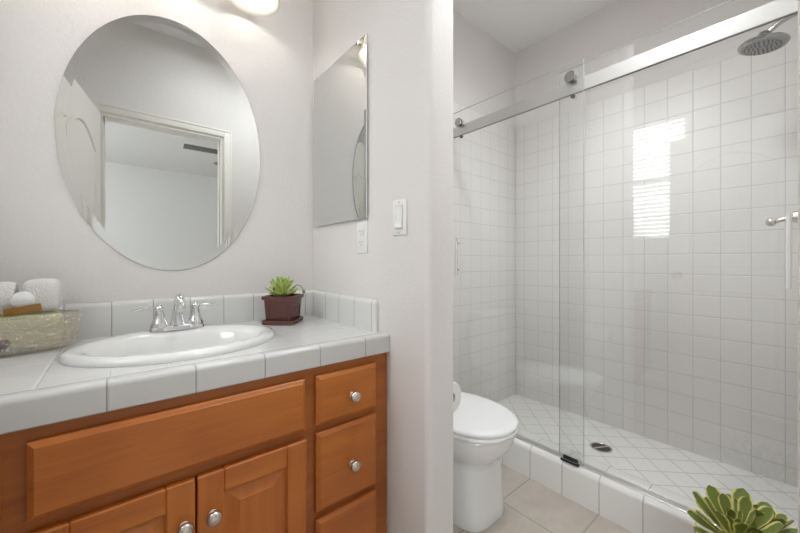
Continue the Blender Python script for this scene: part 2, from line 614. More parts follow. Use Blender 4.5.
# the window in the left wall: frame, sashes, panes, sill
w = MB()
xo = LW - 0.085
w.box((xo, WIN_Y0, WIN_Z0), (xo + 0.05, WIN_Y0 + 0.035, WIN_Z1))
w.box((xo, WIN_Y1 - 0.035, WIN_Z0), (xo + 0.05, WIN_Y1, WIN_Z1))
w.box((xo, WIN_Y0 + 0.035, WIN_Z0), (xo + 0.05, WIN_Y1 - 0.035, WIN_Z0 + 0.04))
w.box((xo, WIN_Y0 + 0.035, WIN_Z1 - 0.035), (xo + 0.05, WIN_Y1 - 0.035, WIN_Z1))
zm = (WIN_Z0 + WIN_Z1) / 2
w.box((xo, WIN_Y0 + 0.035, zm - 0.02), (xo + 0.05, WIN_Y1 - 0.035, zm + 0.02))
win = struct(w, 'window_1', M['trim'], 'bright single-hung window with white blinds, reflected in the shower glass', 'window', smooth=False)
box((xo + 0.022, WIN_Y0 + 0.035, WIN_Z0 + 0.04), (xo + 0.026, WIN_Y1 - 0.035, zm - 0.02)).obj('pane', M['pane'], win, smooth=False)
box((xo + 0.022, WIN_Y0 + 0.035, zm + 0.02), (xo + 0.026, WIN_Y1 - 0.035, WIN_Z1 - 0.035)).obj('pane', M['pane'], win, smooth=False)
bl = thing('window_blind', (LW, (WIN_Y0 + WIN_Y1) / 2, WIN_Z0), 'white horizontal slat blind over the sunlit window, seen mirrored in the shower glass', 'window blind')
s_ = MB()
NS = 28
for i in range(NS):
    z = WIN_Z0 + 0.03 + (WIN_Z1 - WIN_Z0 - 0.06) * i / (NS - 1)
    tilt = Matrix.Translation((LW - 0.012, 0, z)) @ Matrix.Rotation(math.radians(40), 4, 'Y')
    s_.box((-0.025, WIN_Y0 + 0.004, -0.0008), (0.025, WIN_Y1 - 0.004, 0.0008), xf=tilt)
s_.obj('slats', M['slat'], bl, smooth=False)
box((LW - 0.034, WIN_Y0 + 0.003, WIN_Z1 - 0.022), (LW + 0.012, WIN_Y1 - 0.003, WIN_Z1 - 0.002), 0.003).obj('headrail', M['white_plastic'], bl)
box((LW - 0.028, WIN_Y0 + 0.004, WIN_Z0 + 0.004), (LW + 0.004, WIN_Y1 - 0.004, WIN_Z0 + 0.02), 0.003).obj('bottom_rail', M['white_plastic'], bl)
for y in (WIN_Y0 + 0.08, WIN_Y1 - 0.08):
    MB().tube([(LW + 0.011, y, WIN_Z0 + 0.015), (LW + 0.011, y, WIN_Z1 - 0.03)], 0.0012, 6).obj('ladder_cord', M['white_plastic'], bl)

# shower: tile surrounds, pan, curb
struct(box((S, 0.008, FLOOR), (S + 0.008, A - 0.008, 1.03), 0.003), 'wall_tile_right', M['tile_far'], 'long wall of square white tiles behind the shower glass', 'tiled wall')
struct(box((1.66, A - 0.008, FLOOR), (S, A, 1.03), 0.003), 'wall_tile_back', M['tile_end'], 'short white tiled wall at the far end of the shower', 'tiled wall')
struct(box((1.66, 0, FLOOR), (S, 0.008, 1.03), 0.003), 'wall_tile_front', M['tile_end'])
struct(box((1.60, 0.0, FLOOR - 0.1), (S + 0.008, A, -1.03)), 'floor_shower', M['tile_pan'], 'shower floor of diagonal white tiles with a drain', 'shower floor')
CT, CR = -0.905, 0.024
cp = [(1.554, FLOOR), (1.554, CT - CR)]
cp += [(1.554 + CR - CR * math.cos(t), CT - CR + CR * math.sin(t)) for t in [PI / 2 * k / 6 for k in range(1, 7)]]
cp += [(1.70 - CR + CR * math.sin(t), CT - CR + CR * math.cos(t)) for t in [PI / 2 * k / 6 for k in range(0, 7)]]
cp += [(1.70, FLOOR)]
struct(MB().prism(cp, 'Y', 0.0, A), 'trim_4', M['tile_curb'], 'low white tiled curb under the shower glass', 'shower curb', angle=50)


# ------------------------------------------------------------------ vanity
VZ = -0.244        # counter top
YF = 0.896         # faces of doors and drawers
van = thing('vanity_cabinet', (0.14, 1.2, FLOOR), 'honey-brown wooden vanity cabinet with nickel knobs under the tiled counter', 'cabinet')
XL = LW + 0.002
f = MB()
fy0, fy1 = 0.915, 0.943
ztop, zbot = VZ - 0.052, FLOOR + 0.10
rails = [(XL, B - 0.003, ztop - 0.036, ztop)]
f.box((XL, fy0, ztop - 0.036), (B - 0.003, fy1, ztop))
f.box((XL, fy0, zbot), (B - 0.003, fy1, zbot + 0.03))
for x0, x1 in ((XL, -0.355), (-0.17, -0.113), (0.393, 0.45), (0.637, B - 0.003)):
    f.box((x0, fy0, zbot + 0.03), (x1, fy1, ztop - 0.036))
f.box((-0.113, fy0, -0.500), (0.393, fy1, -0.462))
for x0, x1 in ((-0.355, -0.17), (0.45, 0.637)):
    f.box((x0, fy0, -0.497), (x1, fy1, -0.465))
    f.box((x0, fy0, -0.745), (x1, fy1, -0.712))
f.obj('face_frame', M['wood_frame'], van, smooth=False)
c = MB()
c.box((XL, fy1, zbot), (XL + 0.016, A - 0.002, ztop))
c.box((B - 0.019, fy1, zbot), (B - 0.003, A - 0.002, ztop))
c.box((XL + 0.016, fy1, zbot), (B - 0.019, A - 0.002, zbot + 0.016))
c.box((XL + 0.016, A - 0.01, zbot + 0.016), (B - 0.019, A - 0.002, ztop))
c.box((XL, fy1 + 0.05, FLOOR), (B - 0.003, fy1 + 0.066, zbot))
c.obj('carcass', M['wood_dark'], van, smooth=False)


def front_slab(x0, x1, z0, z1, name, mat, parent, ch=0.009):
    """slab front with a chamfered, stepped border"""
    def ring(ix, y):
        return [(x0 + ix, y, z0 + ix), (x1 - ix, y, z0 + ix), (x1 - ix, y, z1 - ix), (x0 + ix, y, z1 - ix)]
    return MB().loft([ring(0, fy0 - 0.0005), ring(0, YF + 0.008), ring(0.002, YF + 0.006), ring(ch, YF + 0.0015), ring(ch + 0.0012, YF)]).obj(name, mat, parent, smooth=False)


def knob(x, z, parent, yb=YF):
    MB().lathe([(0.0095, 0), (0.0095, 0.003), (0.0055, 0.006), (0.0055, 0.012), (0.0125, 0.016), (0.0165, 0.021), (0.0168, 0.025), (0.014, 0.030), (0.008, 0.0335), (0, 0.0345)],
               (x, yb, z), (0, -1, 0), 24).obj('knob', M['satin'], parent)


def frame_door(x0, x1, z0, z1, parent):
    d = MB()
    sw = 0.056
    for a0, a1 in ((x0, x0 + sw), (x1 - sw, x1)):
        d.box((a0, YF, z0), (a1, fy0 - 0.0005, z1), 0.003, 1)
    st = d.obj('door', M['wood_z'], parent, smooth=False)
    for b0, b1 in ((z0, z0 + sw), (z1 - sw, z1)):
        box((x0 + sw - 0.0005, YF + 0.0004, b0), (x1 - sw + 0.0005, fy0 - 0.0005, b1), 0.003, 1).obj('cross_rail', M['wood_x'], st, smooth=False)
    p0, p1, q0, q1 = x0 + sw - 0.002, x1 - sw + 0.002, z0 + sw - 0.002, z1 - sw + 0.002

    def ring(ix, y):
        return [(p0 + ix, y, q0 + ix), (p1 - ix, y, q0 + ix), (p1 - ix, y, q1 - ix), (p0 + ix, y, q1 - ix)]
    MB().loft([ring(0, fy0 - 0.002), ring(0, YF + 0.006), ring(0.006, YF + 0.010), ring(0.012, YF + 0.010), ring(0.036, YF + 0.0035), ring(0.037, YF + 0.0025)]).obj('raised_panel', M['wood_z'], st, smooth=False)
    return st


front_slab(-0.125, 0.405, -0.470, -0.328, 'false_front', M['wood_x'], van, 0.009)
dl = frame_door(-0.125, 0.1385, -0.945, -0.495, van)
knob(0.116, -0.588, dl)
dr = frame_door(0.1425, 0.407, -0.945, -0.495, van)
knob(0.1725, -0.588, dr)
for xs in ((0.438, 0.649), (-0.369, -0.158)):
    for z0, z1 in ((-0.470, -0.328), (-0.718, -0.491), (-0.945, -0.739)):
        d = front_slab(xs[0], xs[1], z0, z1, 'drawer', M['wood_x'], van)
        knob((xs[0] + xs[1]) / 2 + 0.008, (z0 + z1) / 2 - (0.008 if z1 < -0.4 else 0.006), d)

# countertop: deck with the sink cut-out, rounded front edge tiles, backsplash
SX, SY, SA, SB = 0.152, 1.195, 0.262, 0.212
ct = thing('countertop', (0.14, 1.2, VZ - 0.05), 'white tiled vanity counter with rounded edge tiles and backsplash', 'countertop')
cx0, cx1, cy0, cy1 = XL, B - 0.002, 0.944, A - 0.002
ha, hb = SA - 0.025, SB - 0.025
angs = sorted([2 * PI * i / 96 for i in range(96)] + [math.atan2(y - SY, x - SX) % (2 * PI) for x in (cx0, cx1) for y in (cy0, cy1)])
inn, outr = [], []
for t in angs:
    dx, dy = math.cos(t), math.sin(t)
    r = 1 / math.sqrt((dx / ha) ** 2 + (dy / hb) ** 2)
    inn.append((SX + dx * r, SY + dy * r))
    ks = []
    if abs(dx) > 1e-9:
        ks.append(((cx1 if dx > 0 else cx0) - SX) / dx)
    if abs(dy) > 1e-9:
        ks.append(((cy1 if dy > 0 else cy0) - SY) / dy)
    q = min(ks)
    outr.append((SX + dx * q, SY + dy * q))
z1, z0 = VZ, VZ - 0.046
MB().loft([[(x, y, z0) for x, y in inn], [(x, y, z1) for x, y in inn], [(x, y, z1) for x, y in outr], [(x, y, z0) for x, y in outr], [(x, y, z0) for x, y in inn]], False, False).obj('deck', M['tile_top'], ct, smooth=False)
ep = [(0.944, VZ + 0.001), (0.93, VZ + 0.003), (0.916, VZ + 0.003)]
ep += [(0.900 + 0.012 - 0.012 * math.sin(t), VZ - 0.009 + 0.012 * math.cos(t)) for t in [PI / 2 * k / 6 for k in range(1, 7)]]
ep += [(0.900, VZ - 0.055), (0.903, VZ - 0.058), (0.9145, VZ - 0.058), (0.9145, VZ - 0.051), (0.944, VZ - 0.051)]
MB().prism(ep, 'X', cx0, cx1).obj('edge_tiles', M['tile_edge'], ct, angle=40)
BT = VZ + 0.112


def bs_profile(d0, d1):
    """upright tile with a rounded top nose; d0 is the wall side"""
    s = 1 if d1 > d0 else -1
    r = abs(d1 - d0)
    p = [(d0, VZ), (d0, BT)]
    p += [(d0 + s * r * math.sin(t), BT - r + r * math.cos(t)) for t in [PI / 2 * k / 6 for k in range(1, 7)]]
    p += [(d1, VZ)]
    return p


MB().prism(bs_profile(A - 0.002, A - 0.018), 'X', cx0, B - 0.002).obj('backsplash', M['tile_bs'], ct, angle=40)
# return along the partition with a rounded front corner
g = MB()
r = 0.016
rows = []
for y, top, xin in [(A - 0.019, BT, 0.0)] + [(0.964 + 0.022 - 0.022 * math.sin(t), BT - 0.022 + 0.022 * math.cos(t), 0.006 * (1 - math.cos(t))) for t in [PI / 2 * k / 8 for k in range(0, 9)]] + [(0.964, VZ, 0.006)]:
    ring = [(B - 0.002, y, VZ), (B - 0.002, y, max(top, VZ + 0.0005))]
    for k in range(1, 6):
        t = PI / 2 * k / 5
        ring.append((B - 0.002 - (r - xin) * math.sin(t), y, max(top - r + r * math.cos(t), VZ + 0.0004)))
    ring.append((B - 0.002 - (r - xin), y, VZ))
    rows.append(ring)
g.loft(rows).obj('side_splash', M['tile_bs_side'], ct, angle=40)

# sink
sk = thing('sink', (SX, SY, VZ), 'oval white drop-in porcelain sink in the tiled counter', 'sink')
prof = [  # scale a, scale b, centre shift y, z
    (SA - 0.030, SB - 0.030, 0, -0.020), (SA - 0.028, SB - 0.028, 0, 0.0005), (SA, SB, 0, 0.0005), (SA + 0.001, SB + 0.001, 0, 0.008), (SA - 0.005, SB - 0.005, 0, 0.016), (SA - 0.016, SB - 0.016, 0, 0.0195),
    (SA - 0.034, SB - 0.036, -0.004, 0.0185), (SA - 0.050, SB - 0.056, -0.022, 0.013), (SA - 0.060, SB - 0.066, -0.024, 0.000), (SA - 0.068, SB - 0.074, -0.024, -0.030), (SA - 0.085, SB - 0.09, -0.023, -0.075),
    (SA - 0.125, SB - 0.12, -0.02, -0.110), (SA - 0.185, SB - 0.16, -0.015, -0.130), (0.024, 0.024, -0.010, -0.136)]
inner = [[(SX + a * math.cos(2 * PI * i / 72), SY + dy + b * math.sin(2 * PI * i / 72), VZ + z) for i in range(72)] for a, b, dy, z in prof]
outer = [[(SX + a * math.cos(2 * PI * i / 72), SY + dy + b * math.sin(2 * PI * i / 72), VZ + z) for i in range(72)] for a, b, dy, z in
         [(0.030, 0.030, -0.01, -0.146), (SA - 0.18, SB - 0.152, -0.015, -0.142), (SA - 0.115, SB - 0.11, -0.02, -0.120), (SA - 0.075, SB - 0.08, -0.023, -0.080), (SA - 0.052, SB - 0.058, -0.024, -0.030)]]
MB().loft(outer + inner[0:], True, True).obj('basin', M['porcelain'], sk, angle=60)
MB().lathe([(0.0225, -0.003), (0.0225, 0.002), (0.017, 0.003), (0.014, 0.001), (0, 0.001)], (SX, SY - 0.01, VZ - 0.136), n=24).obj('drain', M['chrome'], sk)

# faucet on the sink's rear ledge
FX, FY, FZ = 0.159, 1.362, VZ + 0.0185
fa = thing('faucet', (FX, FY, FZ), 'polished chrome two-handle faucet on the back rim of the sink', 'faucet')
MB().loft([sup(FX, FY, 0.079, 0.027, 0.027, FZ - 0.001, 3.0), sup(FX, FY, 0.079, 0.027, 0.027, FZ + 0.005, 3.0), sup(FX, FY, 0.074, 0.022, 0.022, FZ + 0.014, 3.0), sup(FX, FY, 0.068, 0.015, 0.015, FZ + 0.017, 3.0)]).obj('base_plate', M['chrome'], fa)
for s in (-1, 1):
    hx = FX + s * 0.051
    h = MB().lathe([(0.026, 0.012), (0.026, 0.018), (0.021, 0.028), (0.0155, 0.045), (0.012, 0.060), (0.0115, 0.066), (0.0135, 0.069), (0.0135, 0.074), (0.010, 0.080), (0.004, 0.085), (0, 0.086)], (hx, FY, FZ), n=28).obj('handle', M['chrome'], fa)
    MB().tube([(hx, FY, FZ + 0.075), (hx + s * 0.02, FY - 0.002, FZ + 0.077), (hx + s * 0.045, FY - 0.005, FZ + 0.075), (hx + s * 0.062, FY - 0.007, FZ + 0.071), (hx + s * 0.071, FY - 0.008, FZ + 0.069)], [0.0055, 0.005, 0.0062, 0.0068, 0.003], 14, flat=0.6).obj('lever', M['chrome'], h)
sp = [(FX, FY + 0.004, FZ + 0.010), (FX, FY + 0.004, FZ + 0.040), (FX, FY + 0.003, FZ + 0.068), (FX, FY - 0.004, FZ + 0.090), (FX, FY - 0.018, FZ + 0.104), (FX, FY - 0.038, FZ + 0.108), (FX, FY - 0.060, FZ + 0.102), (FX, FY - 0.080, FZ + 0.088), (FX, FY - 0.092, FZ + 0.072)]
MB().tube(sp, [0.025, 0.0165, 0.0135, 0.0130, 0.0128, 0.0125, 0.012, 0.0118, 0.012], 24).obj('spout', M['chrome'], fa)
MB().tube([(FX, FY + 0.024, FZ + 0.012), (FX, FY + 0.024, FZ + 0.07), (FX, FY + 0.024, FZ + 0.074)], [0.0025, 0.0025, 0.005], 10).obj('lift_rod', M['chrome'], fa)

# oval mirror with a bevelled border
MX, MZ, MA, MBh = 0.159, 0.420, 0.304, 0.452
mi = thing('oval_mirror', (MX, A, MZ), 'large frameless oval mirror on the wall above the sink', 'mirror')


def oval(a, b, y, n=128):
    return [(MX + a * math.cos(2 * PI * i / n), y, MZ + b * math.sin(2 * PI * i / n)) for i in range(n)]


MB().loft([oval(MA, MBh, A - 0.0010), oval(MA, MBh, A - 0.0037)], True, False).obj('back_edge', M['mirror_edge'], mi)
MB().loft([oval(MA, MBh, A - 0.0038), oval(MA - 0.025, MBh - 0.025, A - 0.0032)], False, True).obj('glass', M['mirror'], mi, smooth=False)

# vanity light: back bar, three arms, three bell shades
vl = thing('vanity_light', (0.16, A, 1.12), 'wall light with frosted white bell shades above the oval mirror', 'wall light')
box((-0.16, A - 0.024, 1.10), (0.48, A - 0.001, 1.19), 0.008).obj('back_bar', M['satin'], vl)
for lx in (-0.08, 0.16, 0.40):
    LY, RZ = 1.36, 1.0
    MB().tube([(lx, A - 0.02, 1.145), (lx, LY + 0.05, 1.175), (lx, LY + 0.015, 1.19), (lx, LY, 1.185), (lx, LY, 1.165)], 0.008, 12).obj('arm', M['satin'], vl)
    sh = MB().lathe([(0.022, 0.168), (0.030, 0.166), (0.040, 0.140), (0.052, 0.095), (0.066, 0.052), (0.082, 0.020), (0.095, 0.0), (0.092, 0.0), (0.079, 0.020), (0.063, 0.052), (0.049, 0.095), (0.037, 0.138), (0.022, 0.160)], (lx, LY, RZ), n=48, cap=False).obj('shade', M['shade'], vl, angle=60)
    MB().lathe([(0.024, 0.158), (0.024, 0.178), (0.01, 0.186), (0.0, 0.186)], (lx, LY, RZ), n=24).obj('socket_cap', M['satin'], sh)
    MB().lathe([(0.0, 0.048), (0.016, 0.052), (0.026, 0.068), (0.028, 0.082), (0.022, 0.105), (0.013, 0.125), (0.013, 0.157), (0, 0.157)], (lx, LY, RZ), n=24).obj('bulb', M['bulb'], sh)
    pl = bpy.data.lights.new('bulb_light', 'POINT')
    pl.energy = 0.46
    pl.color = (1.0, 0.97, 0.93)
    pl.shadow_soft_size = 0.02
    po = bpy.data.objects.new('bulb_light', pl)
    po.location = (lx, LY, RZ + 0.035)
    COL.objects.link(po)

# medicine cabinet
mc = thing('medicine_cabinet', (B, 1.25, 0.17), 'mirrored medicine cabinet on the partition wall', 'cabinet')
box((B - 0.007, 1.034, 0.168), (B - 0.001, 1.440, 0.808)).obj('body', M['white_plastic'], mc, smooth=False)
yy0, yy1, zz0, zz1 = 1.024, 1.446, 0.157, 0.819
box((B - 0.0125, yy0, zz0), (B - 0.008, yy1, zz1)).obj('door', M['white_plastic'], mc, smooth=False)


def mring(i, x):
    return [(x, yy0 + i, zz0 + i), (x, yy1 - i, zz0 + i), (x, yy1 - i, zz1 - i), (x, yy0 + i, zz1 - i)]


MB().loft([mring(0, B - 0.0126), mring(0.012, B - 0.0132)], False, True).obj('mirror', M['mirror'], mc, smooth=False)

# switch and outlet on the partition
ls = thing('light_switch', (B, 0.845, 0.1415), 'white rocker light switch on the partition wall', 'light switch')
box((B - 0.006, 0.811, 0.084), (B, 0.879, 0.199), 0.003).obj('plate', M['white_plastic'], ls)
rk = MB()
rk.prism([(B - 0.005, 0.105), (B - 0.013, 0.109), (B - 0.0075, 0.1415), (B - 0.0095, 0.174), (B - 0.005, 0.178)], 'Y', 0.829, 0.861)
rk.obj('rocker', M['white_plastic'], ls, smooth=False)
rf = MB()
for (y0, y1, za, zb) in ((0.8265, 0.829, 0.103, 0.180), (0.861, 0.8635, 0.103, 0.180), (0.829, 0.861, 0.103, 0.105), (0.829, 0.861, 0.178, 0.180)):
    rf.box((B - 0.0068, y0, za), (B - 0.0055, y1, zb))
rf.obj('rocker_gap', simple('gap_grey', (196, 196, 196), 0.6), ls, smooth=False)
for z in (0.0925, 0.1905):
    MB().lathe([(0.003, 0), (0.003, 0.0012), (0, 0.0014)], (B - 0.0058, 0.845, z), (-1, 0, 0), 12).obj('screw', M['satin'], ls)
ot = thing('power_outlet', (B, 1.064, 0.089), 'white power outlet below the medicine cabinet', 'power outlet')
box((B - 0.006, 1.030, 0.031), (B, 1.098, 0.147), 0.003).obj('plate', M['white_plastic'], ot)
for z in (0.069, 0.109):
    q = MB().loft([[(B - x, 1.064 + 0.0165 * s * math.copysign(abs(math.cos(t)) ** 0.6, math.cos(t)), z + 0.0145 * s * math.copysign(abs(math.sin(t)) ** 0.6, math.sin(t))) for t in [2 * PI * i / 24 for i in range(24)]] for x, s in ((0.0055, 1.0), (0.0085, 0.97))]).obj('socket', M['white_plastic'], ot)
    sl = MB()
    for dy in (-0.0065, 0.0065):
        sl.box((B - 0.0088, 1.064 + dy - 0.001, z - 0.002), (B - 0.0083, 1.064 + dy + 0.001, z + 0.006))
    sl.lathe([(0.0022, 0), (0.0022, 0.0005)], (B - 0.0083, 1.064, z - 0.008), (-1, 0, 0), 12)
    sl.obj('slots', M['black'], q, smooth=False)


# ------------------------------------------------------------------ plants
def leaf(bm, uvl, base, dirv, nrm, L, W, curl=0.25, shape='spat', thick=0.004, nu=8, nv=15):
    """one fleshy leaf: two skins joined at the rim; uv u across, v along"""
    d = Vector(dirv).normalized()
    n = Vector(nrm)
    n = (n - d * n.dot(d)).normalized()
    s = d.cross(n)
    top, bot = [], []
    for j in range(nv + 1):
        v = j / nv
        if shape == 'spat':
            wv = (0.26 + 0.74 * math.sin(PI * min(1, v ** 1.5) * 0.60) ** 1.3) * (1 if v < 0.72 else math.sqrt(max(0.0, 1 - ((v - 0.72) / 0.28) ** 2.2)))
        else:
            wv = (0.42 + 0.58 * math.sin(PI * min(1, v) * 0.55)) * (1 if v < 0.6 else math.sqrt(max(0.0, 1 - ((v - 0.6) / 0.4) ** 1.7)))
        wv = max(wv, 0.02)
        c = Vector(base) + d * (L * v) + n * (curl * L * v * v)
        rt, rb = [], []
        for i in range(nu + 1):
            u = i / nu * 2 - 1
            p = c + s * (u * wv * W / 2) + n * (abs(u) ** 2 * wv * W * 0.13)
            th = thick * (1 - u * u) * min(1.0, 2.2 * wv) * (1 - 0.6 * v)
            rt.append((p + n * th * 0.4, (i / nu, v)))
            rb.append((p - n * th, (i / nu, v)))
        top.append(rt)
        bot.append(rb)
    for grid, flip in ((top, False), (bot, True)):
        V = [[(bm.verts.new(p), uv) for p, uv in row] for row in grid]
        for j in range(nv):
            for i in range(nu):
                q = [V[j][i], V[j][i + 1], V[j + 1][i + 1], V[j + 1][i]]
                if flip:
                    q.reverse()
                fc = bm.faces.new([x[0] for x in q])
                for lp, x in zip(fc.loops, q):
                    lp[uvl].uv = x[1]


def rosette(center, axis, spec, shape, curl, thick, parent, mat, spin=0.0, jit=0.12, name='rosette'):
    """spec: rows of (count, length, width, elevation degrees, radius at base)"""
    mb = MB()
    uvl = mb.bm.loops.layers.uv.new('UVMap')
    q = Vector((0, 0, 1)).rotation_difference(Vector(axis).normalized())
    c = Vector(center)
    for ri, (n, L, W, el, rb) in enumerate(spec):
        for i in range(n):
            a = spin + 2 * PI * (i + 0.5 * (ri % 2) + 0.19 * ri) / n + random.uniform(-jit, jit)
            e = math.radians(el + random.uniform(-5, 5))
            ll = L * random.uniform(0.9, 1.08)
            out = Vector((math.cos(a), math.sin(a), 0))
            d = out * math.cos(e) + Vector((0, 0, 1)) * math.sin(e)
            nn = -out * math.sin(e) + Vector((0, 0, 1)) * math.cos(e)
            b = out * rb + Vector((0, 0, 0.010 * ri))
            leaf(mb.bm, uvl, c + q @ b, q @ d, q @ nn, ll, W * random.uniform(0.92, 1.08), curl, shape, thick)
    bm = mb.bm
    root = parent
    while root.parent is not None:
        root = root.parent
    bmesh.ops.translate(bm, vec=-Vector(root.location), verts=bm.verts)
    me = bpy.data.meshes.new(name)
    bm.to_mesh(me)
    bm.free()
    me.materials.append(mat)
    for p in me.polygons:
        p.use_smooth = True
    ob = bpy.data.objects.new(name, me)
    COL.objects.link(ob)
    ob.parent = parent
    return ob


# small succulent on the counter, square brown pot turned 45 degrees
PX, PYY = 0.512, 1.345
ps = thing('potted_succulent', (PX, PYY, VZ), 'small green succulent in a square brown glazed pot by the counter corner', 'potted plant')
rotm = Matrix.Translation((PX, PYY, 0)) @ Matrix.Rotation(math.radians(46), 4, 'Z') @ Matrix.Diagonal((1.07, 1.07, 1, 1))


def sq_rings(spec):
    rings = []
    for h, z in spec:
        b = 0.006
        pts = []
        for sx, sy in ((1, 1), (-1, 1), (-1, -1), (1, -1)):
            for k in range(4):
                t = PI / 2 * k / 3 + {(1, 1): 0, (-1, 1): PI / 2, (-1, -1): PI, (1, -1): 3 * PI / 2}[(sx, sy)]
                pts.append((sx * (h - b) + b * math.cos(t), sy * (h - b) + b * math.sin(t)))
        rings.append([tuple(rotm @ Vector((x, y, VZ + z))) for x, y in pts])
    return rings


MB().loft(sq_rings([(0.052, 0.0005), (0.056, 0.002), (0.058, 0.017), (0.055, 0.018), (0.053, 0.011), (0.046, 0.010)])).obj('saucer', M['pot'], ps)
MB().loft(sq_rings([(0.046, 0.0105), (0.047, 0.013), (0.052, 0.096), (0.058, 0.097), (0.059, 0.109), (0.057, 0.1105), (0.051, 0.1105), (0.050, 0.095)])).obj('pot', M['pot'], ps)
pn = MB()
for k in range(4):
    rm = rotm @ Matrix.Rotation(PI / 2 * k, 4, 'Z')
    for (a, b) in (((-0.034, 0.03), (0.034, 0.034)), ((-0.034, 0.072), (0.034, 0.076)), ((-0.034, 0.034), (-0.030, 0.072)), ((0.030, 0.034), (0.034, 0.072))):
        lo = 0.0463 + 0.0509 * 0
        pn.box((a[0], -0.0518, VZ + a[1]), (b[0], -0.046, VZ + b[1]), xf=rm)
pn.obj('raised_border', M['pot'], ps, smooth=False)
MB().loft(sq_rings([(0.0498, 0.092), (0.0498, 0.100)])).obj('soil', M['soil'], ps)
rosette((PX - 0.006, PYY, VZ + 0.113), (-0.05, -0.15, 1), [(10, 0.064, 0.020, 12, 0.006), (10, 0.062, 0.021, 36, 0.005), (8, 0.054, 0.019, 56, 0.004), (5, 0.038, 0.015, 74, 0.002)], 'sed', 0.22, 0.007, ps, M['leaf_small'], 0.3)
MB().tube([(PX + 0.02, PYY + 0.0, VZ + 0.012 + 0.095), (PX + 0.035, PYY - 0.004, VZ + 0.012 + 0.128), (PX + 0.052, PYY - 0.012, VZ + 0.012 + 0.138), (PX + 0.066, PYY - 0.018, VZ + 0.012 + 0.132), (PX + 0.075, PYY - 0.02, VZ + 0.012 + 0.116)], 0.0016, 8).obj('flower_stem', M['stem'], ps)
MB().ball((PX + 0.077, PYY - 0.02, VZ + 0.012 + 0.110), 0.0065, 1, 1, 1.4, 12).obj('bud', M['stem'], ps)
MB().tube([(PX - 0.03, PYY - 0.02, VZ + 0.012 + 0.09), (PX - 0.047, PYY - 0.03, VZ + 0.012 + 0.115), (PX - 0.05, PYY - 0.033, VZ + 0.012 + 0.126)], 0.0014, 8).obj('flower_stem', M['stem'], ps)
MB().ball((PX - 0.05, PYY - 0.033, VZ + 0.012 + 0.129), 0.005, 1, 1, 1.2, 12).obj('bud', M['stem'], ps)

# large variegated succulent standing on the floor by the shower curb
random.seed(11)
AX, AY = 1.37, 0.128
ap = thing('variegated_succulent', (AX, AY, FLOOR), 'large yellow-edged succulent with spoon-shaped leaves in front of the shower curb', 'potted plant')
MB().lathe([(0.075, 0), (0.08, 0.004), (0.108, 0.165), (0.118, 0.167), (0.118, 0.195), (0.108, 0.197), (0.104, 0.17), (0.10, 0.165)], (AX, AY, FLOOR), n=40).obj('pot', M['terracotta'], ap)
MB().lathe([(0.1005, 0.160), (0.1005, 0.178), (0, 0.182)], (AX, AY, FLOOR), n=32).obj('soil', M['soil'], ap)
MB().tube([(AX, AY, FLOOR + 0.17), (AX - 0.012, AY + 0.014, FLOOR + 0.27)], [0.014, 0.012], 12).obj('stem', M['stem_brown'], ap)
MB().tube([(AX + 0.015, AY, FLOOR + 0.17), (AX + 0.055, AY - 0.025, FLOOR + 0.27)], [0.012, 0.010], 12).obj('stem', M['stem_brown'], ap)
rosette((AX - 0.012, AY + 0.014, FLOOR + 0.262), (-0.22, 0.02, 1), [(8, 0.112, 0.050, 20, 0.012), (8, 0.122, 0.046, 42, 0.010), (6, 0.105, 0.038, 58, 0.008), (5, 0.065, 0.024, 70, 0.004), (4, 0.035, 0.014, 80, 0.002)], 'spat', 0.12, 0.004, ap, M['leaf_big'], 0.2)
rosette((AX + 0.055, AY - 0.025, FLOOR + 0.265), (0.25, -0.1, 1), [(9, 0.100, 0.046, 24, 0.010), (8, 0.09, 0.042, 44, 0.008), (6, 0.065, 0.032, 62, 0.006), (4, 0.04, 0.018, 76, 0.003)], 'spat', 0.14, 0.004, ap, M['leaf_big'], 1.0)


# ------------------------------------------------------------------ basket of towels and soaps
BX, BY = -0.235, 1.372
bk = thing('glass_basket', (BX, BY, VZ), 'clear pressed-glass oval basket of bath goods at the left end of the counter', 'basket')


def oring(a, b, z, n=144, wav=0.0):
    r = []
    for i in range(n):
        t = 2 * PI * i / n
        w = 1 + wav * (math.sin(24 * t + z * 160) + 0.6 * math.sin(24 * t - z * 160))
        r.append((BX + a * w * math.cos(t), BY + b * w * math.sin(t), VZ + z))
    return r


zs = [0.012 + 0.0072 * k for k in range(13)]
MB().loft([oring(0.110, 0.052, 0.0006), oring(0.130, 0.066, 0.004)] + [oring(0.142 + 0.16 * z, 0.072 + 0.12 * z, z, wav=0.014) for z in zs]
          + [oring(0.136 + 0.16 * z, 0.066 + 0.12 * z, z) for z in reversed(zs)] + [oring(0.126, 0.062, 0.0075), oring(0.105, 0.05, 0.006)]).obj('bowl', M['basket_glass'], bk, angle=80)
MB().tube(oring(0.156, 0.082, 0.099, 64) + [oring(0.156, 0.082, 0.099, 64)[0]], 0.0026, 8, cap=False).obj('rim', M['basket_glass'], bk)


def terry(mb, name, label, cat):
    o = mb.obj(name, M['towel'], angle=80)
    md = o.modifiers.new('subdivision', 'SUBSURF')
    md.levels = md.render_levels = 2
    tx = bpy.data.textures.new(name + '_nap', 'CLOUDS')
    tx.noise_scale = 0.03
    dm_ = o.modifiers.new('nap', 'DISPLACE')
    dm_.texture = tx
    dm_.strength = 0.004
    dm_.mid_level = 0.9
    return tag(o, label, cat)


